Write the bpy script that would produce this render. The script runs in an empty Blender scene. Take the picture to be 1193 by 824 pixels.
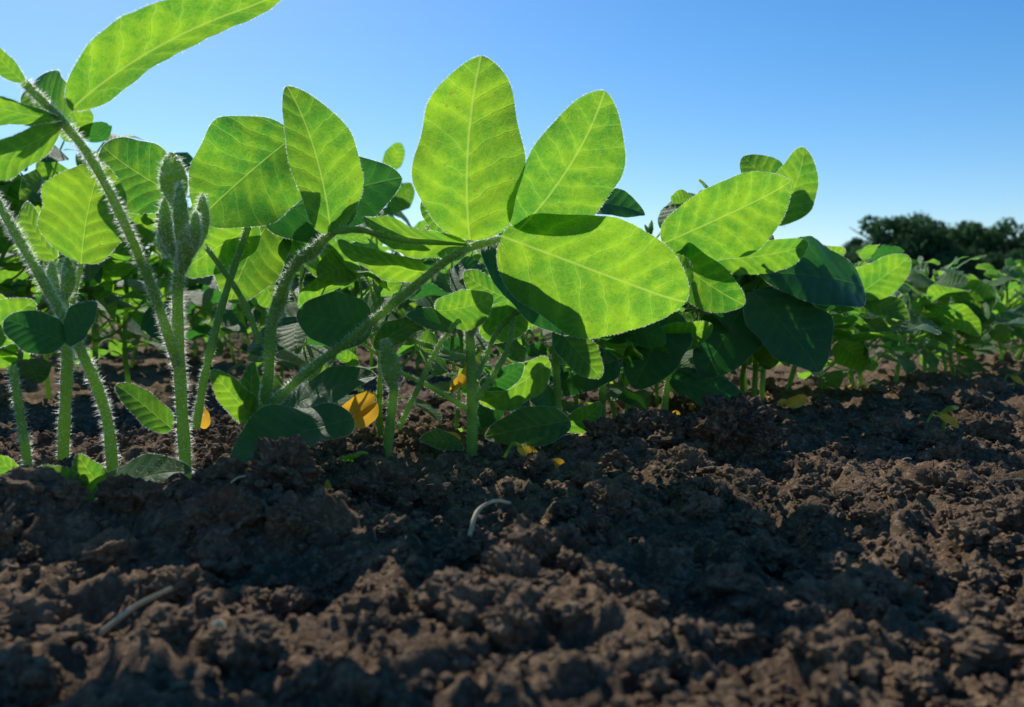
import bpy, math, random, bmesh
import numpy as np
from mathutils import Vector, Matrix, noise as mnoise
rng = np.random.default_rng(11); random.seed(11)
CAM_H=.12; F=1033.0
scene=bpy.context.scene
def V(*a): return np.array(a,float)
def S(px,py,d):  # survey reading (bearing, elevation, distance) -> world metres
    return V((px-596.5)/F*d, d, CAM_H+(360-py)/F*d)
def nz(v):
    v=np.asarray(v,float); return v/(np.linalg.norm(v)+1e-12)

# ---------------------------------------------------------------- noise
_p=np.random.default_rng(3).permutation(256); _p=np.concatenate([_p,_p])
_ga=np.random.default_rng(4).random(256)*2*np.pi; _gx=np.cos(_ga); _gy=np.sin(_ga)
def perlin(x,y,seed=0):
    x=x+seed*17.31; y=y-seed*9.77
    xi=np.floor(x).astype(np.int64); yi=np.floor(y).astype(np.int64)
    xf=x-xi; yf=y-yi; xi&=255; yi&=255
    u=xf*xf*xf*(xf*(xf*6-15)+10); v=yf*yf*yf*(yf*(yf*6-15)+10)
    def g(ix,iy,dx,dy):
        h=_p[(_p[ix&255]+iy)&255]; return _gx[h]*dx+_gy[h]*dy
    a=g(xi,yi,xf,yf); b=g(xi+1,yi,xf-1,yf); c=g(xi,yi+1,xf,yf-1); d=g(xi+1,yi+1,xf-1,yf-1)
    return (a+(b-a)*u)+((c+(d-c)*u)-(a+(b-a)*u))*v
def H(x,y):
    x=np.asarray(x,float); y=np.asarray(y,float)
    r=np.hypot(x,y-.5); near=np.exp(-(r/3.5)**2)
    s=(y-x-.74)/1.414
    wx=x+.012*perlin(x*22,y*22,5); wy=y+.012*perlin(x*22,y*22,6)
    h=.016*perlin(x*5,y*5,1)
    h=h+.019*(.5-np.abs(perlin(wx*13,wy*13,2))*1.6)
    h=h+.014*(.4-np.abs(perlin(wx*30,wy*30,3))*1.6)
    h=h+.0085*(.4-np.abs(perlin(wx*70,wy*70,4))*1.6)
    h=h+.0042*(.4-np.abs(perlin(wx*150,wy*150,7))*1.6)+.0022*perlin(x*330,y*330,8)
    h=h*np.clip(near+.25,0,1)
    h=h+.010*np.exp(-(s/.16)**2)*near
    h=h+.026*np.exp(-(((x+.13)/.055)**2+((y-.45)/.035)**2))
    h=h+.014*np.exp(-(((x+.27)/.10)**2+((y-.42)/.05)**2))
    h=h+.022*np.exp(-(((x-.16)/.06)**2+((y-.74)/.05)**2))
    h=h-.012*np.exp(-(((x-.16)/.10)**2+((y-.42)/.08)**2))
    return h-.005

# ---------------------------------------------------------------- mesh builder
class MB:
    def __init__(s): s.v=[];s.uv=[];s.var=[];s.q=[];s.t=[];s.qm=[];s.tm=[];s.n=0
    def add(s,v,uv,var,q=None,t=None,mat=0):
        v=np.asarray(v,float).reshape(-1,3); k=len(v)
        s.v.append(v); s.uv.append(np.zeros((k,2)) if uv is None else np.asarray(uv,float).reshape(-1,2))
        s.var.append(np.full(k,var) if np.isscalar(var) else var)
        if q is not None: q=np.asarray(q); s.q.append(q+s.n); s.qm.append(np.full(len(q),mat))
        if t is not None: t=np.asarray(t); s.t.append(t+s.n); s.tm.append(np.full(len(t),mat))
        s.n+=k
    def mesh(s,name,mats,smooth=True):
        me=bpy.data.meshes.new(name)
        v=np.concatenate(s.v); uv=np.concatenate(s.uv); var=np.concatenate(s.var)
        q=np.concatenate(s.q) if s.q else np.zeros((0,4),int)
        t=np.concatenate(s.t) if s.t else np.zeros((0,3),int)
        li=np.concatenate([q.ravel(),t.ravel()]).astype(np.int32)
        ls=np.concatenate([np.arange(len(q))*4,len(q)*4+np.arange(len(t))*3]).astype(np.int32)
        mi=np.concatenate(s.qm+s.tm).astype(np.int32)
        me.vertices.add(len(v)); me.vertices.foreach_set("co",v.ravel())
        me.loops.add(len(li)); me.loops.foreach_set("vertex_index",li)
        me.polygons.add(len(ls)); me.polygons.foreach_set("loop_start",ls)
        me.polygons.foreach_set("material_index",mi)
        me.polygons.foreach_set("use_smooth",np.full(len(ls),smooth))
        me.update(calc_edges=True)
        ul=me.uv_layers.new(name="UVMap"); ul.data.foreach_set("uv",uv[li].astype(np.float32).ravel())
        at=me.attributes.new("var",'FLOAT','POINT'); at.data.foreach_set("value",var.astype(np.float32))
        for m in mats: me.materials.append(m)
        me.validate()
        return me
    def obj(s,name,mats,smooth=True):
        o=bpy.data.objects.new(name,s.mesh(name,mats,smooth)); scene.collection.objects.link(o); return o
def gridfaces(n,m):
    i,j=np.meshgrid(np.arange(n-1),np.arange(m-1),indexing='ij'); a=(i*m+j).ravel()
    return np.stack([a,a+m,a+m+1,a+1],1)

# ---------------------------------------------------------------- materials
def newmat(name):
    m=bpy.data.materials.new(name); m.use_nodes=True; nt=m.node_tree; nt.nodes.clear()
    return m,nt
class N:
    def __init__(s,nt): s.nt=nt
    def __call__(s,typ,ins=None,**kw):
        n=s.nt.nodes.new(typ)
        for k,v in kw.items(): setattr(n,k,v)
        if ins:
            for k,v in ins.items():
                if isinstance(v,bpy.types.NodeSocket): s.nt.links.new(v,n.inputs[k])
                else: n.inputs[k].default_value=v
        return n
    def math(s,op,a,b=0.0,c=0.0):
        n=s('ShaderNodeMath',{0:a,1:b,2:c},operation=op); return n.outputs[0]
    def mr(s,v,a,b,c=0.,d=1.,smooth=True):
        n=s('ShaderNodeMapRange',{'Value':v,'From Min':a,'From Max':b,'To Min':c,'To Max':d},interpolation_type='SMOOTHSTEP' if smooth else 'LINEAR'); return n.outputs[0]
    def mix(s,f,a,b):
        n=s('ShaderNodeMix',data_type='RGBA')
        for k,v in ((0,f),(6,a),(7,b)):
            if isinstance(v,bpy.types.NodeSocket): s.nt.links.new(v,n.inputs[k])
            else: n.inputs[k].default_value=v if k==0 else (*v,1)
        return n.outputs[2]

def leaf_material(name,refl_d,refl_l,tr_a,tr_b,tw=.55,vcol=(.60,.82,.12)):
    m,nt=newmat(name); n=N(nt)
    uv=n('ShaderNodeUVMap',uv_map="UVMap").outputs[0]
    sep=n('ShaderNodeSeparateXYZ',{0:uv}); t=sep.outputs[0]
    y=n.math('ABSOLUTE',n.math('SUBTRACT',sep.outputs[1],.5))
    mid=n.mr(y,.003,.011,1,0)
    tc=n('ShaderNodeTexCoord').outputs['Object']
    var=n('ShaderNodeAttribute',attribute_name='var').outputs['Fac']
    wob=n('ShaderNodeTexNoise',{'Vector':tc,'Scale':60.,'Detail':2.}).outputs[0]
    ph=n.math('SUBTRACT',t,n.math('MULTIPLY',y,.85))
    ph=n.math('ADD',ph,n.math('MULTIPLY',n.math('MULTIPLY',y,y),.8))
    ph=n.math('ADD',ph,n.math('MULTIPLY',wob,.08))
    ph=n.math('MULTIPLY',ph,7.4)
    fr=n.math('MULTIPLY',n.math('ABSOLUTE',n.math('SUBTRACT',n.math('FRACT',ph),.5)),2.)
    lat=n.mr(fr,.91,.98,0,1)
    quilt=n.mr(fr,.2,1.,1,0)
    vor=n('ShaderNodeTexVoronoi',{'Vector':uv,'Scale':24.},feature='DISTANCE_TO_EDGE').outputs['Distance']
    net=n.mr(vor,.0,.07,1,0)
    vor2=n('ShaderNodeTexVoronoi',{'Vector':uv,'Scale':70.},feature='DISTANCE_TO_EDGE').outputs['Distance']
    net2=n.mr(vor2,.0,.14,1,0)
    vein=n.math('MAXIMUM',mid,n.math('MULTIPLY',lat,.72))
    vein2=n.math('MAXIMUM',vein,n.math('MULTIPLY',net,.42))
    vein2=n.math('MAXIMUM',vein2,n.math('MULTIPLY',net2,.28))
    mot=n('ShaderNodeTexNoise',{'Vector':tc,'Scale':36.,'Detail':9.,'Roughness':.78}).outputs[0]
    mot=n.mr(mot,.38,.62)
    f=n.math('ADD',n.math('MULTIPLY',mot,.55),n.math('MULTIPLY',var,.42))
    rc=n.mix(f,refl_d,refl_l); rc=n.mix(n.math('MULTIPLY',vein2,.35),rc,(.12,.25,.07))
    tcx=n.mix(f,tr_a,tr_b)
    tcx=n.mix(n.math('MULTIPLY',quilt,.30),tcx,tuple(x*.6 for x in tr_a))
    tcx=n.mix(n.math('MULTIPLY',vein2,.58),tcx,vcol)
    sp=n('ShaderNodeTexNoise',{'Vector':tc,'Scale':260.,'Detail':2.}).outputs[0]
    spm=n.mr(sp,.66,.74,0,.6); tcx=n.mix(spm,tcx,(.28,.26,.04))
    hgt=n.math('SUBTRACT',n.math('MULTIPLY',quilt,.6),n.math('MULTIPLY',vein2,.5))
    hgt=n.math('ADD',hgt,n.math('MULTIPLY',sp,.4))
    bp=n('ShaderNodeBump',{'Strength':.65,'Distance':.0010,'Height':hgt}).outputs[0]
    pr=n('ShaderNodeBsdfPrincipled',{'Base Color':rc,'Roughness':.47,'Specular IOR Level':.35,'Normal':bp,'Sheen Weight':.15,'Sheen Roughness':.4})
    tl=n('ShaderNodeBsdfTranslucent',{'Color':tcx,'Normal':bp})
    mx=n('ShaderNodeMixShader',{0:tw,1:pr.outputs[0],2:tl.outputs[0]})
    out=n('ShaderNodeOutputMaterial',{'Surface':mx.outputs[0]})
    return m
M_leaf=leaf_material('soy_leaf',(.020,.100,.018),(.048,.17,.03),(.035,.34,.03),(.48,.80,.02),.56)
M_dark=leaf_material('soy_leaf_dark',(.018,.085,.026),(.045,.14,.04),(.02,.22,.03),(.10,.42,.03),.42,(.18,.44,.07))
def simple_mat(name,col,tr,tw,rough=.5,nscale=80):
    m,nt=newmat(name); n=N(nt)
    tc=n('ShaderNodeTexCoord').outputs['Object']
    no=n('ShaderNodeTexNoise',{'Vector':tc,'Scale':float(nscale),'Detail':3.}).outputs[0]
    c=n.mix(n.mr(no,.35,.65),col,tuple(min(1,x*1.5) for x in col))
    bp=n('ShaderNodeBump',{'Strength':.3,'Distance':.0006,'Height':no}).outputs[0]
    pr=n('ShaderNodeBsdfPrincipled',{'Base Color':c,'Roughness':rough,'Specular IOR Level':.35,'Normal':bp})
    tl=n('ShaderNodeBsdfTranslucent',{'Color':(*tr,1)})
    mx=n('ShaderNodeMixShader',{0:tw,1:pr.outputs[0],2:tl.outputs[0]})
    n('ShaderNodeOutputMaterial',{'Surface':mx.outputs[0]}); return m
M_stem=simple_mat('soy_stem',(.12,.23,.04),(.50,.75,.15),.42)
mh,nt=newmat('soy_hair'); n=N(nt)
d_=n('ShaderNodeBsdfDiffuse',{'Color':(.95,.95,.90,1)}); t_=n('ShaderNodeBsdfTranslucent',{'Color':(1,1,.95,1)})
mx=n('ShaderNodeMixShader',{0:.85,1:d_.outputs[0],2:t_.outputs[0]}); n('ShaderNodeOutputMaterial',{'Surface':mx.outputs[0]}); M_hair=mh
M_yel=simple_mat('yellow_leaf',(.60,.34,.03),(.95,.52,.04),.45)
M_straw=simple_mat('dry_straw',(.50,.38,.23),(.4,.3,.15),.1,.8)
PM=[M_leaf,M_stem,M_hair,M_dark,M_yel]
def soil_mat(name):
    m,nt=newmat(name); n=N(nt)
    tc=n('ShaderNodeTexCoord').outputs['Object']
    a=n('ShaderNodeTexNoise',{'Vector':tc,'Scale':9.,'Detail':6.,'Roughness':.6}).outputs[0]
    b=n('ShaderNodeTexNoise',{'Vector':tc,'Scale':220.,'Detail':5.,'Roughness':.7}).outputs[0]
    c=n('ShaderNodeTexNoise',{'Vector':tc,'Scale':900.,'Detail':3.,'Roughness':.6}).outputs[0]
    var=n('ShaderNodeAttribute',attribute_name='var').outputs['Fac']
    col=n.mix(n.mr(a,.35,.65),(.070,.045,.028),(.165,.108,.067))
    col=n.mix(n.math('MULTIPLY',n.mr(b,.45,.68),.65),col,(.42,.295,.185))
    col=n.mix(n.math('MULTIPLY',var,.4),col,(.31,.21,.132))
    col=n.mix(n.mr(c,.66,.75,0,.7),col,(.52,.41,.29))
    h=n.math('ADD',b,n.math('MULTIPLY',c,.5))
    bp=n('ShaderNodeBump',{'Strength':1.,'Distance':.0046,'Height':h}).outputs[0]
    pr=n('ShaderNodeBsdfPrincipled',{'Base Color':col,'Roughness':.95,'Specular IOR Level':.1,'Normal':bp})
    n('ShaderNodeOutputMaterial',{'Surface':pr.outputs[0]}); return m
M_soil=soil_mat('soil')

# ---------------------------------------------------------------- ground
def axis(dense_lo,dense_hi,step,lo,hi,g=1.035):
    c=list(np.arange(dense_lo,dense_hi,step)); s=step; x=c[-1]
    while x<hi: s*=g; x+=s; c.append(x)
    s=step; x=c[0]; pre=[]
    while x>lo: s*=g; x-=s; pre.append(x)
    return np.array(pre[::-1]+c)
xs=axis(-.36,.62,.0023,-700,700,1.025); ys=axis(.22,.85,.0023,-300,1200,1.02)
X,Y=np.meshgrid(xs,ys,indexing='ij'); Z=H(X,Y)
mb=MB(); mb.add(np.stack([X,Y,Z],-1),None,0.2,q=gridfaces(len(xs),len(ys)))
ground=mb.obj('soil_ground',[M_soil])

def ico(sub,seed):
    bm=bmesh.new(); bmesh.ops.create_icosphere(bm,subdivisions=sub,radius=1)
    off=Vector((seed*7.3,seed*3.1,seed*1.7))
    vs=[]
    for v in bm.verts:
        p=v.co.copy()
        r=1+.50*mnoise.noise(p*1.1+off)+.36*mnoise.noise(p*2.3+off)+.30*(0.4-abs(mnoise.noise(p*4.2+off))*1.6)
        if sub>2: r+=.17*mnoise.noise(p*9+off)+.10*mnoise.noise(p*18+off)
        q=p*r; vs.append((q.x,q.y*.9,q.z*.72))
    fs=[[v.index for v in f.verts] for f in bm.faces]; bm.free()
    return np.array(vs),np.array(fs)
T4=[ico(5,i+1) for i in range(5)]; T3=[ico(4,i+20) for i in range(6)]; T2=[ico(3,i+40) for i in range(6)]; T1=[ico(2,i+60) for i in range(8)]
mb=MB()
def rotm():
    return np.array(Matrix.Rotation(rng.random()*6.28,3,'Z')@Matrix.Rotation((rng.random()-.5)*1.2,3,'X'))
def clods(n,rlo,rhi,T,xr,yr,sink=.25,pw=2.2):
    x=rng.uniform(*xr,n); y=rng.uniform(*yr,n)
    dens=perlin(x*9,y*9,12)+rng.random(n)*.6
    keep=(dens>.05)&(np.abs(x/y)<.75); x=x[keep];y=y[keep]
    h=H(x,y)
    for a,b,c in zip(x,y,h):
        r=rlo+(rhi-rlo)*rng.random()**pw
        v,f=T[rng.integers(len(T))]
        mb.add((v*r)@rotm().T+V(a,b,c+r*sink),None,rng.random(),t=f)
clods(24,.012,.020,T4,(-.32,.35),(.34,.75),.15,1.5)
clods(280,.006,.012,T3,(-.4,.8),(.26,1.1),.25)
clods(120,.006,.0125,T3,(-.25,.3),(.27,.5),.28,1.)
clods(4400,.0025,.0062,T2,(-.5,.75),(.22,1.0),.3)
clods(18000,.0011,.0028,T1,(-.5,.7),(.22,.9),.4)
clods(2600,.005,.018,T1,(-1.2,3.2),(.95,3.4),.2)
for (px,py,d,r) in [(330,598,.47,.018),(250,612,.47,.013),(340,650,.42,.011),(1100,600,.56,.016),(850,560,.68,.03),(770,545,.7,.022),(690,680,.42,.009),(450,600,.5,.014),(600,640,.46,.012),(610,660,.44,.009),(860,710,.40,.008),(1150,545,.72,.018),(1040,540,.75,.02),(150,640,.44,.012),(700,590,.56,.014)]:
    p=S(px,py,d); v,f=T4[rng.integers(5)]
    mb.add((v*r)@rotm().T+V(p[0],p[1],float(H(p[0],p[1]))+r*.3),None,rng.random()*.6,t=f)
mb.obj('soil_clods',[M_soil],smooth=False)

# ---------------------------------------------------------------- plant parts
def hairs(mb,pos,nrm,L,w,jit=.4):
    k=len(pos)
    d=nrm+rng.normal(0,jit,(k,3)); d/=np.linalg.norm(d,axis=1)[:,None]
    s=np.cross(d,rng.normal(0,1,(k,3))); s/=np.linalg.norm(s,axis=1)[:,None]+1e-9
    ln=L*(.35+rng.random(k))[:,None]
    bend=rng.normal(0,.15,(k,3))*ln
    v=np.stack([pos-s*w/2,pos+s*w/2,pos+d*ln+bend],1)
    mb.add(v,None,0.5,t=np.arange(k*3).reshape(k,3),mat=2)
def catmull(P,n):
    P=np.array(P,float); P=np.vstack([2*P[0]-P[1],P,2*P[-1]-P[-2]]); m=len(P)-3
    u=np.linspace(0,m,n); i=np.minimum(u.astype(int),m-1); t=(u-i)[:,None]
    a,b,c,d=P[i],P[i+1],P[i+2],P[i+3]
    return .5*((2*b)+(-a+c)*t+(2*a-5*b+4*c-d)*t*t+(-a+3*b-3*c+d)*t**3)
def tube(mb,P,r0,r1,n=None,sides=8,hair=0,hl=.0023,hw=.00020,prof=None,mat=1):
    P=np.array(P,float)
    if n is None: n=max(6,4*len(P))
    C=catmull(P,n); T=np.gradient(C,axis=0); T/=np.linalg.norm(T,axis=1)[:,None]+1e-12
    ref=V(.3,1,.2) if abs(T[0][1])<.8 else V(1,0,.2)
    A=np.cross(T,ref); A/=np.linalg.norm(A,axis=1)[:,None]; B=np.cross(T,A)
    u=np.linspace(0,1,n); R=r0+(r1-r0)*u
    if prof is not None: R=prof(u)
    R=R*(1+.06*np.sin(u*37+rng.random()*6))
    th=np.linspace(0,2*np.pi,sides+1)
    D=A[:,None]*np.cos(th)[None,:,None]+B[:,None]*np.sin(th)[None,:,None]
    Vv=C[:,None]+D*R[:,None,None]
    mb.add(Vv,None,rng.random(),q=gridfaces(n,sides+1),mat=mat)
    if hair:
        L=np.linalg.norm(np.diff(C,axis=0),axis=1).sum(); k=int(hair*L)
        ui=rng.random(k)*(n-1); i=np.minimum(ui.astype(int),n-2); f=(ui-i)[:,None]
        c=C[i]*(1-f)+C[i+1]*f; a=A[i]; b=B[i]; r=(R[i]*(1-f[:,0])+R[i+1]*f[:,0])[:,None]
        t=rng.random(k)[:,None]*2*np.pi; d=a*np.cos(t)+b*np.sin(t)
        hairs(mb,c+d*r*.95,d,hl,hw)
    return C
def leaf(mb,base,tip,nrm,wr=.6,bend=.06,fold=.12,wave=.10,res=(26,16),hair=False,dark=False,var=None,twist=0.,cup=0.,mat=None):
    base=np.asarray(base,float); tip=np.asarray(tip,float)
    ax=tip-base; L=np.linalg.norm(ax); x=ax/L
    nn=np.asarray(nrm,float); nn=nn-x*nn.dot(x); nn=nz(nn); y=np.cross(nn,x)
    n,m=res; t=np.linspace(0,1,n); t=.5-.5*np.cos(t*np.pi); t=np.clip(t,.0008,.9995)
    a,b=.50,.61; pk=(a/(a+b))**a*(b/(a+b))**b
    w=wr*L*.5*(t**a*(1-t)**b)/pk
    s=np.linspace(-1,1,m)
    tt=t[:,None]; ss=s[None,:]; W=w[:,None]
    ph=rng.random()*6.28; ph2=rng.random()*6.28
    asym=1+.09*np.sin(ph)*np.sign(ss)
    lat=ss*W*asym*(1+.05*np.sin(tt*15+ph2+ss)*np.abs(ss)**3)
    z=bend*L*4*tt*(1-tt)+fold*np.abs(ss)*W-cup*(ss**2)*W
    z=z+wave*W*(ss**2)*np.sin(tt*7+ph+ss*1.2)+.45*wave*W*np.sin(tt*13+ph2+ss*2)*np.abs(ss)
    z=z-.06*L*np.clip(tt-.75,0,1)**2*8
    yy=np.abs(lat)/L
    phs=(tt-.85*yy+.8*yy*yy+.04)*7.4
    z=z-.0034*L*np.cos(2*np.pi*phs)*np.minimum(1,np.abs(ss)*3)*(1-tt**4)
    tw=twist*(tt-.3)
    Yl=lat*np.cos(tw); Zl=z+lat*np.sin(tw)
    sw=.07*L*math.sin(ph2)*(tt*(1-tt))*2
    P=base+x*(tt*L)[...,None]+y*(Yl+sw)[...,None]+nn*Zl[...,None]
    uv=np.stack([np.broadcast_to(tt,(n,m)),.5+np.sign(ss)*yy],-1)
    if var is None: var=rng.random()
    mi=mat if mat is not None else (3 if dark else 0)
    mb.add(P,uv,var,q=gridfaces(n,m),mat=mi)
    if hair:
        for sgn,col in ((-1,0),(1,m-1)):
            k=int(L*2.2*(2600 if res[0]>20 else 1100)); ui=rng.random(k)*(n-1.001); i=ui.astype(int); f=(ui-i)[:,None]
            p=P[i,col]*(1-f)+P[i+1,col]*f
            d=(P[i,col]-P[i,m//2]); d/=np.linalg.norm(d,axis=1)[:,None]+1e-9
            hairs(mb,p,d,.0012,.00016,.45)

def trifoliate(mb,p,d,size,res,hair,dark=False,droop=.2,var=None):
    d=nz(d); up=V(0,0,1)
    side=nz(np.cross(d,up))
    up2=nz(up+rng.normal(0,.45,3))
    for k,(ang,sc) in enumerate(((0,1.0),(1.25,.86),(-1.25,.86))):
        h=nz(V(d[0],d[1],0)+1e-6)
        dd=nz(h*math.cos(ang)+side*math.sin(ang)+V(0,0,-droop+rng.normal(0,.4))+rng.normal(0,.15,3))
        b=p+dd*size*.05 if k else p+dd*size*.22
        if k==0: tube(mb,[p,b],.0010,.0009,n=4,sides=6,hair=2500 if hair else 0)
        L=size*sc*(.8+.35*rng.random())
        leaf(mb,b,b+dd*L,nz(up2+rng.normal(0,.38,3)),wr=.60+.16*rng.random(),bend=.04+.08*rng.random(),fold=rng.normal(.14,.14),
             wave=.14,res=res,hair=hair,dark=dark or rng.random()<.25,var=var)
def plant(mb,h=.3,res=(14,8),hair=False,n=6,lsz=.075,sides=7,lo=.30):
    lean=rng.normal(0,.10,2)
    P=[V(0,0,-.02)]
    for i in range(1,6):
        z=h*.86*i/5; P.append(V(lean[0]*z+rng.normal(0,.004),lean[1]*z+rng.normal(0,.004),z))
    C=tube(mb,P,.0036,.0017,n=24,sides=sides,hair=5000 if hair else 0)
    az=rng.random()*6.28
    for k in (0,1):
        a=az+math.pi*k+1.5; z=h*(.16+.1*rng.random()); p=C[int(24*z/h/.88)]
        d=nz(V(math.cos(a),math.sin(a),.4)); q=p+d*.03
        tube(mb,[p,(p+q)/2+V(0,0,.003),q],.0011,.0009,n=6,sides=5)
        leaf(mb,q,q+nz(d+V(0,0,-.7))*lsz*.7,V(0,0,1)+rng.normal(0,.4,3),wr=.7,res=res,hair=hair,wave=.1)
    for i in range(n):
        f=lo+(.98-lo)*i/(n-1); p=C[min(23,int(f*23))]
        a=az+i*2.6+rng.normal(0,.4)
        el=.45+.5*f+rng.normal(0,.12); pl=h*(.42-.20*f)*(.8+.4*rng.random())
        d=nz(V(math.cos(a)*math.cos(el),math.sin(a)*math.cos(el),math.sin(el)))
        q=p+d*pl; mid=(p+q)/2+V(0,0,-.1*pl)+rng.normal(0,.003,3)
        tube(mb,[p,mid,q],.0017,.0011,n=9,sides=6,hair=2500 if hair else 0)
        sz=lsz*(1.05-.35*abs(f-.6)/.4)*(.8+.35*rng.random())
        trifoliate(mb,q,d,sz,res,hair,droop=.15+.2*rng.random())
    top=C[-1]
    for k in range(3):
        e=top+V(rng.normal(0,.006),rng.normal(0,.006),.018+.012*rng.random())
        tube(mb,[top,(top+e)/2,e],0,0,n=9,sides=6,prof=lambda u:.0032*np.sin(np.pi*np.clip(u*.95+.04,0,1))**.8+.0002,hair=6000 if hair else 0)

# ---------------------------------------------------------------- hero plants (measured from the photograph)
G=V(-.12,-.80,-.55); Mn=V(0.1,-1,.05); D=V(.15,-.62,.72)
def L(mb,b,t,nrm=G,**k):
    k.setdefault('hair',True); k.setdefault('res',(34,20))
    leaf(mb,S(*b),S(*t),nrm,**k)
def T(mb,pts,r0=.003,r1=.002,hair=8000,sides=10,**k):
    tube(mb,[S(*p) for p in pts],r0,r1,n=8*len(pts),sides=sides,hair=hair,**k)
HW=.00026
def bud(mb,b,t,r,bx=0):
    b=S(*b);t=S(*t)
    tube(mb,[b,(b+t)/2+V(bx,0,0),t],0,0,n=18,sides=10,prof=lambda u:r*np.sin(np.pi*np.clip(u*.93+.05,0,1))**.75+.0002,hair=26000,hl=.0034,hw=HW)

def fin(mb,name='soybean_plant'): return mb.obj(name,PM)
# --- A
a=MB()
T(a,[(218,640,.55),(217,560,.55),(212,480,.55),(208,400,.55),(207,340,.545),(212,285,.54)],.0038,.0032,hair=16000,hl=.0034,hw=HW)
T(a,[(207,428,.55),(186,360,.535),(152,275,.515),(112,195,.495),(76,146,.48),(28,96,.465)],.0029,.0021,hair=19000,hl=.0034,hw=HW)
bud(a,(203,300,.54),(191,232,.54),.0042,-.002); bud(a,(213,300,.535),(209,212,.53),.0042); bud(a,(222,300,.54),(236,226,.54),.0042,.003); bud(a,(212,320,.54),(222,262,.528),.0045)
bud(a,(197,300,.545),(186,262,.54),.0035); bud(a,(228,290,.53),(228,246,.525),.003)
bud(a,(205,240,.545),(199,178,.545),.0080)
T(a,[(210,300,.54),(204,235,.545)],.002,.0016)
L(a,(82,128,.48),(338,-4,.50),V(.1,-.24,-.97),wr=.38,bend=-.05,fold=-.2,var=.5)
L(a,(72,146,.48),(-45,196,.44),V(.1,-.6,-.8),wr=.5,var=.5)
L(a,(66,138,.48),(-60,108,.44),V(0,-.45,-.9),wr=.5,var=.4)
L(a,(78,138,.485),(36,96,.50),V(.1,-.9,-.1),wr=.8,var=.1)
L(a,(28,96,.465),(-20,44,.45),V(.3,-.6,-.6),wr=.4)
L(a,(215,232,.60),(118,170,.60),Mn,wr=.70,var=.0)
L(a,(95,306,.58),(118,190,.57),G,wr=.85,var=1.)
L(a,(66,302,.60),(28,236,.60),G,wr=.66,var=.7)
T(a,[(90,420,.60),(84,360,.60),(95,306,.58)],.0025,.0015); T(a,[(84,360,.60),(66,302,.60)],.002,.0014)
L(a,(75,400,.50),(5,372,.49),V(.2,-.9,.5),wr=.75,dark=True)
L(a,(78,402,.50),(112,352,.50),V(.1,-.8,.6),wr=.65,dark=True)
L(a,(10,352,.6),(-50,330,.6),G,wr=.6); L(a,(-30,400,.58),(40,352,.58),G,wr=.6,var=.4)
T(a,[(-20,205,.52),(20,275,.52),(60,345,.525),(95,410,.53),(125,490,.54),(134,600,.54)],.0024,.0034,hair=17000,hl=.0034,hw=HW)
T(a,[(45,650,.52),(40,590,.52),(26,500,.52),(14,425,.52)],.003,.0022,hair=11000,hl=.003,hw=HW)
T(a,[(72,640,.56),(74,520,.56),(78,420,.56),(72,340,.56)],.0036,.0034,hair=11000,hl=.003,hw=HW)
bud(a,(74,352,.56),(78,300,.56),.004,.002); bud(a,(70,352,.56),(60,305,.56),.0035,-.002)
L(a,(70,605,.52),(220,546,.50),V(-.1,-.55,.8),wr=.38,bend=.08,var=.0)
L(a,(95,600,.52),(45,545,.50),V(.3,-.6,.7),wr=.5)
L(a,(60,612,.50),(-40,560,.48),V(.2,-.5,.8),wr=.45)
L(a,(30,640,.49),(-30,600,.47),V(.2,-.6,.7),wr=.5)
L(a,(115,628,.52),(175,590,.5),D,wr=.5)
L(a,(130,590,.53),(90,530,.52),Mn,wr=.5,var=.3)
L(a,(40,560,.54),(-20,520,.53),G,wr=.5,var=.5)
fin(a)
# --- B
b=MB()
T(b,[(298,560,.60),(303,500,.60),(312,440,.60),(318,370,.60),(342,312,.59),(388,270,.58)],.0042,.0030,hair=12000,hl=.003,hw=HW)
T(b,[(228,500,.58),(240,430,.585),(262,345,.60),(292,256,.62)],.0028,.0022)
T(b,[(303,400,.60),(280,345,.6),(238,285,.6)],.0022,.0016)
T(b,[(388,270,.58),(420,268,.58),(470,280,.58),(545,284,.58)],.0024,.0016)
L(b,(385,272,.58),(336,100,.555),V(.62,-.72,-.25),wr=.50,bend=.06,fold=.35,var=.5,twist=.3)
L(b,(345,158,.60),(232,256,.58),V(-.1,-.9,-.2),wr=.84,var=.15,fold=.2,wave=.16)
L(b,(305,252,.645),(467,206,.64),V(.1,-1,.15),wr=.56,dark=True,var=.9)
L(b,(318,254,.66),(268,352,.64),G,wr=.70,var=.6)
L(b,(330,262,.655),(420,322,.645),G,wr=.55,var=.4)
L(b,(300,262,.64),(210,318,.63),V(-.1,-.8,-.5),wr=.6,var=.35)
L(b,(388,272,.60),(400,182,.61),G,wr=.5,dark=False,var=.2)
bud(b,(350,305,.60),(378,282,.585),.004); bud(b,(320,375,.60),(335,320,.60),.0042)
L(b,(304,494,.59),(246,432,.575),V(.1,-.8,-.4),wr=.45,var=.6)
L(b,(296,494,.59),(294,422,.58),V(-.4,-.8,.3),wr=.42,var=.0)
L(b,(412,488,.57),(262,548,.55),V(0,-.72,.7),wr=.52,dark=True,bend=.12,wave=.3)
L(b,(322,482,.63),(436,436,.61),D,wr=.42,dark=True)
L(b,(200,500,.62),(136,448,.6),D,wr=.5)
L(b,(430,532,.60),(355,552,.585),G,wr=.50,var=.6)
fin(b)
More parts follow.
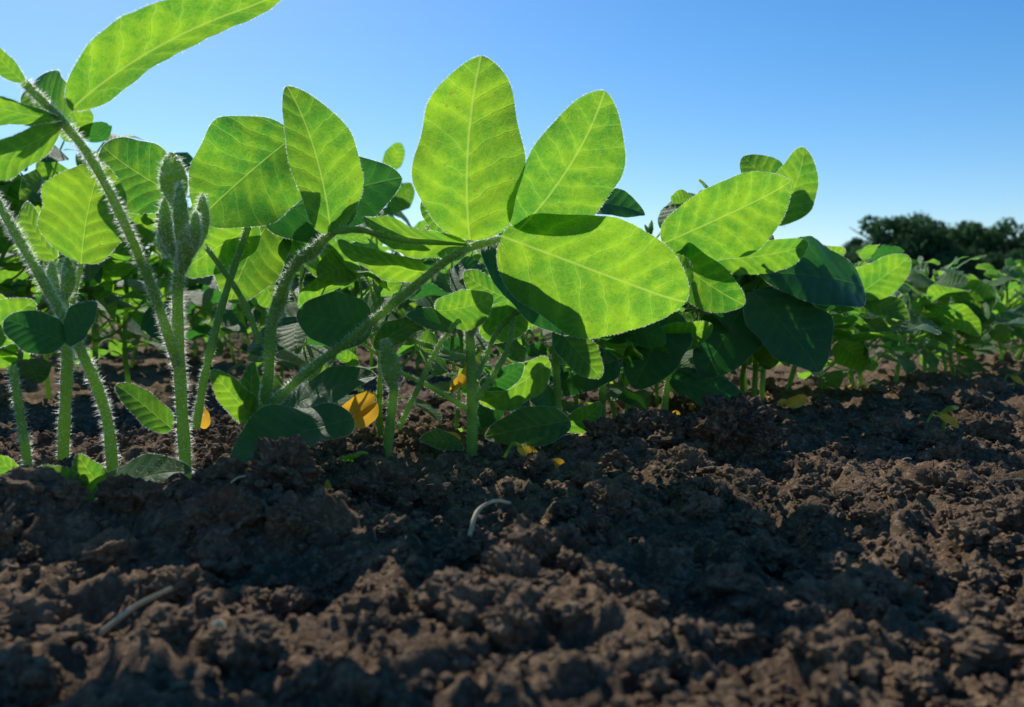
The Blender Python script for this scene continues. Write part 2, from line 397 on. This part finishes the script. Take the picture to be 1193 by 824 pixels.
# --- C
c=MB()
T(c,[(308,480,.60),(350,440,.60),(412,392,.60),(480,336,.59),(532,296,.58),(582,278,.580)],.0033,.0024,hair=17000,hl=.003,hw=HW)
L(c,(548,280,.58),(560,66,.535),V(-.1,-.85,-.5),wr=.58,fold=.22,var=.85,bend=.06,wave=.17,twist=.25)
L(c,(604,268,.578),(706,108,.535),V(.15,-.85,-.45),wr=.58,var=.3,wave=.14)
L(c,(584,275,.585),(800,356,.615),V(-.25,-.78,-.45),wr=.66,bend=.05,fold=.06,var=.75,wave=.12)
L(c,(546,286,.58),(422,258,.60),V(.1,-.5,-.85),wr=.55,var=.8)
L(c,(500,318,.60),(392,284,.60),V(0,-.5,-.85),wr=.5,var=.8)
L(c,(562,284,.62),(666,388,.64),V(.1,-.75,.5),wr=.48,dark=True)
L(c,(546,272,.62),(490,236,.62),G,wr=.6,var=.1)
L(c,(660,236,.74),(752,248,.74),V(.1,-.7,.6),wr=.5,dark=True)
L(c,(600,262,.67),(500,222,.67),G,wr=.5,dark=True,var=.0)
fin(c)
# --- small plants in the middle
e=MB()
T(e,[(547,600,.63),(550,500,.63),(549,430,.63),(546,372,.63)],.0042,.0034,hair=9000)
T(e,[(448,590,.60),(452,520,.60),(458,460,.60),(460,430,.60)],.0034,.0030,hair=12000)
bud(e,(458,455,.60),(448,394,.60),.0062,.001)
bud(e,(548,395,.63),(556,345,.63),.0045)
T(e,[(464,500,.60),(486,455,.60),(510,405,.61),(535,372,.62)],.002,.0016)
T(e,[(550,480,.63),(500,450,.62),(462,432,.60)],.002,.0014)
T(e,[(552,470,.63),(590,410,.64),(600,350,.66)],.0022,.0016)
T(e,[(555,440,.63),(585,380,.65),(640,340,.66)],.002,.0014)
T(e,[(548,420,.63),(490,400,.625),(436,382,.62)],.002,.0014)
L(e,(508,362,.62),(574,346,.61),V(.1,-.8,-.5),wr=.76,var=.6)
L(e,(532,386,.62),(474,366,.61),D,wr=.55,dark=True)
L(e,(434,380,.62),(346,366,.60),V(.2,-.9,.1),wr=.74,dark=True,var=1.)
L(e,(436,405,.61),(500,372,.62),D,wr=.5)
L(e,(664,490,.68),(566,508,.66),V(0,-.7,.6),wr=.5,var=.3)
L(e,(540,520,.64),(490,512,.62),D,wr=.5)
L(e,(560,390,.66),(635,352,.66),G,wr=.6,var=.4)
L(e,(640,420,.69),(560,470,.68),G,wr=.55)
L(e,(600,350,.68),(540,318,.68),G,wr=.6,var=.3)
L(e,(650,478,.74),(600,440,.73),D,wr=.6,dark=True)
L(e,(655,500,.74),(700,470,.73),G,wr=.55,var=.2)
L(e,(560,450,.66),(610,425,.65),G,wr=.5,dark=True)
fin(e)
# --- F right cluster
f_=MB()
T(f_,[(652,560,.74),(650,480,.74),(646,370,.74)],.0036,.003,hair=6000)
T(f_,[(700,540,.84),(702,440,.84),(700,320,.84)],.0036,.003,hair=6000)
T(f_,[(768,530,.90),(780,430,.90),(792,350,.90),(778,284,.90)],.0036,.0022,hair=6000)
T(f_,[(792,350,.90),(830,310,.91),(838,300,.92)],.002,.0015,hair=4000)
T(f_,[(780,430,.90),(850,340,.95),(905,256,.95)],.0024,.0015,hair=4000)
T(f_,[(872,520,1.0),(880,430,1.0),(872,350,.97)],.0036,.0022,hair=4000)
T(f_,[(700,400,.84),(640,350,.8),(600,290,.75)],.0022,.0016,hair=4000)
T(f_,[(880,430,1.0),(940,370,1.05),(995,345,1.12)],.0022,.0016,hair=4000)
L(f_,(772,284,.86),(922,214,.83),V(-.05,-.8,-.6),wr=.66,var=.6)
L(f_,(835,302,.90),(942,286,.87),V(0,-.6,-.8),wr=.66,var=.5)
L(f_,(902,262,.92),(938,172,.91),V(.2,-.9,-.3),wr=.62,var=.3)
L(f_,(914,250,.95),(866,182,.96),V(.1,-.8,-.3),wr=.6,var=.1)
L(f_,(770,288,.88),(866,356,.85),V(.1,-.7,-.5),wr=.55,var=.2)
L(f_,(1006,334,.95),(888,318,.90),V(0,-.8,.5),wr=.66,dark=True)
L(f_,(876,340,.92),(955,432,.87),V(.1,-.8,.6),wr=.80,dark=True)
L(f_,(868,350,.93),(818,438,.89),V(-.1,-.8,.5),wr=.66,dark=True)
L(f_,(786,362,.88),(738,452,.86),V(-.1,-.8,.5),wr=.66,dark=True)
L(f_,(940,290,1.0),(996,360,.96),G,wr=.66,dark=True)
L(f_,(990,350,1.08),(1060,300,1.05),G,wr=.68,var=.4)
L(f_,(1000,350,1.08),(1060,372,1.05),V(0,-.7,.6),wr=.6)
L(f_,(930,300,1.05),(985,292,1.02),G,wr=.6,var=.4)
L(f_,(720,420,.82),(640,455,.80),V(0,-.8,.5),wr=.65,dark=True)
L(f_,(780,440,.9),(868,474,.88),V(0,-.8,.4),wr=.5,dark=True)
L(f_,(740,325,.86),(692,396,.85),G,wr=.65,var=.5)
L(f_,(700,322,.84),(640,300,.84),G,wr=.6,var=.4)
L(f_,(702,400,.83),(760,350,.82),G,wr=.6,var=.4)
L(f_,(760,400,.88),(830,380,.86),G,wr=.6,var=.5)
L(f_,(648,380,.73),(700,440,.72),V(0,-.8,.4),wr=.55)
fin(f_)

# ---------------------------------------------------------------- generic plants
near=[]; far=[]; short=[]
for i in range(6):
    m_=MB(); plant(m_,.30,res=(18,10),hair=True,n=6,lsz=.080); near.append(m_.mesh('soybean_plant_mesh',PM))
for i in range(6):
    m_=MB(); plant(m_,.17,res=(16,10),hair=True,n=7,lsz=.066,lo=.26); short.append(m_.mesh('soybean_plant_short_mesh',PM))
for i in range(8):
    m_=MB(); plant(m_,.30,res=(11,7),hair=False,n=8,lsz=.080,sides=5); far.append(m_.mesh('soybean_plant_far_mesh',PM))
def put(me,x,y,s,name,parent=None):
    o=bpy.data.objects.new(name,me); scene.collection.objects.link(o)
    o.location=(x,y,float(H(x,y))-.002); o.scale=(s,s,s*(.92+.16*rng.random())); o.rotation_euler=(rng.normal(0,.06),rng.normal(0,.06),rng.random()*6.28)
    if parent: o.parent=parent
    return o
k=0
for x in [-.15,-.06,.03]:
    put(near[k%6],x+rng.normal(0,.01),.86+x,.62*(.9+.2*rng.random()),'soybean_plant'); k+=1
for x in [-.10,-.02,.05,.11,.16]:
    put(short[k%6],x,.80+x,.72*(.9+.2*rng.random()),'soybean_plant'); k+=1
for x in np.arange(.10,.36,.065):
    put(near[k%6],x+rng.normal(0,.01),.80+x+rng.normal(0,.02),float(np.interp(x,[.1,.2,.3,.36],[.72,.80,.76,.62]))*(.93+.14*rng.random()),'soybean_plant'); k+=1
for x in np.arange(.20,1.5,.050):
    put(short[k%6],x+rng.normal(0,.012),.755+x+rng.normal(0,.025),float(np.interp(x,[.1,.4,.6,1.2],[.8,.95,.95,.98]))*(.85+.3*rng.random()),'soybean_plant'); k+=1
root=bpy.data.objects.new('soybean_field_rows',None); scene.collection.objects.link(root)
for x in np.arange(1.5,6,.055):
    put(short[k%6],x+rng.normal(0,.02),.76+x+rng.normal(0,.03),1.0*(.85+.3*rng.random()),'row_plant',root); k+=1
for r in range(7):
    K=1.0+.78*r
    for x in np.arange(-3.4-.3*r,6.0,.052 if r<3 else .09):
        y=.74+K+x
        if y<.8: continue
        px=x/y
        if px<-.95 or px>.9: continue
        s=float(np.interp(px,[-.6,-.1,.15,.3,.6],[1.0,.92,.78,.60,.53]))*(.85+.3*rng.random())
        put(far[rng.integers(8)],x+rng.normal(0,.02),y+rng.normal(0,.04),s,'row_plant',root)

# ---------------------------------------------------------------- small litter
def litter(name,mat,b,t,w,nrm=(0,-.3,1),n=2):
    m_=MB()
    for i in range(n):
        j=rng.normal(0,.003,3)
        leaf(m_,b+j,t+j*2+V(0,0,.003*i),V(*nrm)+rng.normal(0,.3,3),wr=w,bend=.15,fold=.3,res=(12,8),mat=0)
    m_.obj(name,[mat,mat,mat,mat])
def gs(px,py,d,dz=.004):
    p=S(px,py,d); p[2]=float(H(p[0],p[1]))+dz; return p
UPR=(0,-1,.25)
litter('yellow_fallen_leaf',M_yel,S(446,464,.66),S(416,486,.65),.5,nrm=UPR)
litter('yellow_fallen_leaf',M_yel,S(252,505,.60),S(262,484,.60),.5,nrm=UPR,n=1)
litter('yellow_fallen_leaf',M_yel,S(646,530,.62),S(672,545,.615),.7,nrm=UPR)
litter('yellow_fallen_leaf',M_yel,S(912,470,.90),S(934,463,.90),.5,nrm=UPR)
litter('yellow_fallen_leaf',M_yel,S(528,460,.70),S(544,442,.70),.4,nrm=UPR)
m_=MB()
for i in range(22):
    x=rng.uniform(-.22,.5); y=.72+x+rng.normal(0,.05); z=float(H(x,y))+.006; aa=rng.random()*6.28; l=rng.uniform(.006,.014)
    leaf(m_,V(x,y,z),V(x+math.cos(aa)*l,y+math.sin(aa)*l,z+rng.uniform(0,.006)),rng.normal(0,1,3),wr=.5,bend=.2,fold=.4,res=(8,6),mat=0)
m_.obj('yellow_leaf_fragments',[M_yel]*2)
for (px,py,d) in [(1097,508,.80),(1180,448,1.25),(610,545,.60),(1010,475,1.12)]:
    m_=MB(); p0=gs(px,py,d,0)
    tube(m_,[p0,p0+V(.002,0,.012),p0+V(-.006,0,.022),p0+V(-.013,0,.012)],.0015,.0011,n=12,sides=6)
    leaf(m_,p0+V(-.004,0,.020),p0+V(.014,-.004,.008),V(0,-.8,.6),wr=.45,res=(10,6),mat=4)
    leaf(m_,p0+V(.0,0,.020),p0+V(.014,-.004,.026),V(0,-.6,.8),wr=.4,res=(10,6),mat=0)
    m_.obj('seedling',PM)
m_=MB(); p=gs(547,664,.42,.010); q=gs(556,648,.43,.018); r=gs(594,622,.45,.018)
tube(m_,[p,q,(q+r)/2+V(0,0,.003),r],.0012,.0008,n=16,sides=6); m_.obj('dry_twig',[M_straw]*3)
for (b0,t0) in (((110,738,.33),(200,735,.33)),((250,775,.30),(262,770,.30))):
    m_=MB(); p=gs(*b0,.010); q=gs(*t0,.010); tube(m_,[p,(p+q)/2+V(0,0,.002),q],.0012,.0008,n=10,sides=6); m_.obj('straw_fragment',[M_straw]*3)
m_=MB()
for i in range(110):
    x=rng.uniform(-.3,.8); y=rng.uniform(.4,1.2); z=float(H(x,y))+.003; aa=rng.random()*6.28; l=rng.uniform(.004,.016)
    d=V(math.cos(aa),math.sin(aa),rng.normal(0,.2))*l
    tube(m_,[V(x,y,z),V(x,y,z)+d*.5+V(0,0,.001),V(x,y,z)+d],.0005,.0004,n=6,sides=4)
m_.obj('straw_debris',[M_straw]*3)

# ---------------------------------------------------------------- distant trees
mt,nt=newmat('tree_foliage'); n=N(nt)
var=n('ShaderNodeAttribute',attribute_name='var').outputs['Fac']
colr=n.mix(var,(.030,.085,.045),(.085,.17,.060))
df=n('ShaderNodeBsdfDiffuse',{'Color':colr}); tl=n('ShaderNodeBsdfTranslucent',{'Color':colr})
mx=n('ShaderNodeMixShader',{0:.4,1:df.outputs[0],2:tl.outputs[0]}); n('ShaderNodeOutputMaterial',{'Surface':mx.outputs[0]})
M_bark=simple_mat('bark',(.05,.04,.03),(.05,.04,.03),0,.9,3)
tm=MB()
def tree(x,y,h,w):
    tube(tm,[V(x,y,-.2),V(x+.1,y,h*.3),V(x-.1,y,h*.7)],h*.035,h*.012,n=8,sides=7,mat=1)
    for i in range(6):
        aa=rng.random()*6.28; z0=h*(.25+.35*rng.random())
        tube(tm,[V(x,y,z0),V(x+math.cos(aa)*w*.2,y+math.sin(aa)*w*.2,z0+h*.1),V(x+math.cos(aa)*w*.38,y+math.sin(aa)*w*.38,z0+h*.22)],h*.012,h*.004,n=6,sides=5,mat=1)
    nb=38
    for i in range(nb):
        u=rng.normal(0,1,3); u/=np.linalg.norm(u); rr=rng.random()**.4
        cz=h*.58; c0=V(x,y,cz)+u*V(w*.44,w*.44,h*.38)*rr
        br=w*(.09+.09*rng.random()); k=150
        d=rng.normal(0,1,(k,3)); d/=np.linalg.norm(d,axis=1)[:,None]
        pos=c0+d*V(br,br,br*.75)*(.5+.6*rng.random((k,1)))
        a1=rng.normal(0,1,(k,3)); a1/=np.linalg.norm(a1,axis=1)[:,None]; a2=np.cross(a1,d); a2/=np.linalg.norm(a2,axis=1)[:,None]+1e-9
        sz=(.11+.12*rng.random((k,1)))*h/8
        q=np.stack([pos-a1*sz,pos+a2*sz*.7,pos+a1*sz,pos-a2*sz*.7],1)
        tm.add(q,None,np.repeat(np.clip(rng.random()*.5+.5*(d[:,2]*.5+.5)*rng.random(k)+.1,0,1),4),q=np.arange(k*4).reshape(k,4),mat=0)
TD=85
def tx(px): return (px-596.5)/F*TD
for px,top,wpx in [(952,284,56),(985,276,60),(1028,248,104),(1064,260,76),(1098,250,96),(1138,258,88),(1178,254,100),(1225,256,90),(1265,262,90),(1320,258,90),(1380,265,90),(1440,262,90)]:
    hh=(362-top)/F*TD; tree(tx(px),TD+rng.uniform(-3,3),hh*1.04,wpx/F*TD*1.1)
for px in range(936,1500,16):
    tree(tx(px),TD-5+rng.uniform(-1,1),(362-rng.uniform(284,304))/F*TD,4.8)
tm.obj('distant_trees',[mt,M_bark],smooth=False)

# ---------------------------------------------------------------- light, sky, camera
EL=math.radians(45); AZ=math.radians(-27)
sd=Vector((math.sin(AZ)*math.cos(EL),math.cos(AZ)*math.cos(EL),math.sin(EL)))
sl=bpy.data.lights.new('sun','SUN'); sl.energy=5.0; sl.angle=math.radians(.5); sl.color=(1,.95,.86)
so=bpy.data.objects.new('sun',sl); scene.collection.objects.link(so); so.rotation_euler=sd.to_track_quat('Z','Y').to_euler(); so.location=sd*50
w=bpy.data.worlds.new('World'); scene.world=w; w.use_nodes=True; nt=w.node_tree; nt.nodes.clear(); n=N(nt)
sk=n('ShaderNodeTexSky',sky_type='NISHITA',sun_disc=False,sun_elevation=EL,sun_rotation=AZ,altitude=200.,air_density=1.,dust_density=.5,ozone_density=3.)
hs=n('ShaderNodeHueSaturation',{'Saturation':1.38,'Value':1.12,'Color':sk.outputs[0]})
bg=n('ShaderNodeBackground',{'Color':hs.outputs[0],'Strength':.122}); n('ShaderNodeOutputWorld',{'Surface':bg.outputs[0]})
cd=bpy.data.cameras.new('camera'); co=bpy.data.objects.new('camera',cd); scene.collection.objects.link(co); scene.camera=co
co.location=(0,0,CAM_H); co.rotation_euler=(math.radians(90),0,0)
cd.sensor_width=36; cd.lens=F/1193*36; cd.shift_y=-52/1193; cd.clip_start=.02; cd.clip_end=3000
cd.dof.use_dof=True; cd.dof.focus_distance=.66; cd.dof.aperture_fstop=11
scene.view_settings.view_transform='Standard'; scene.view_settings.look='None'; scene.view_settings.exposure=0
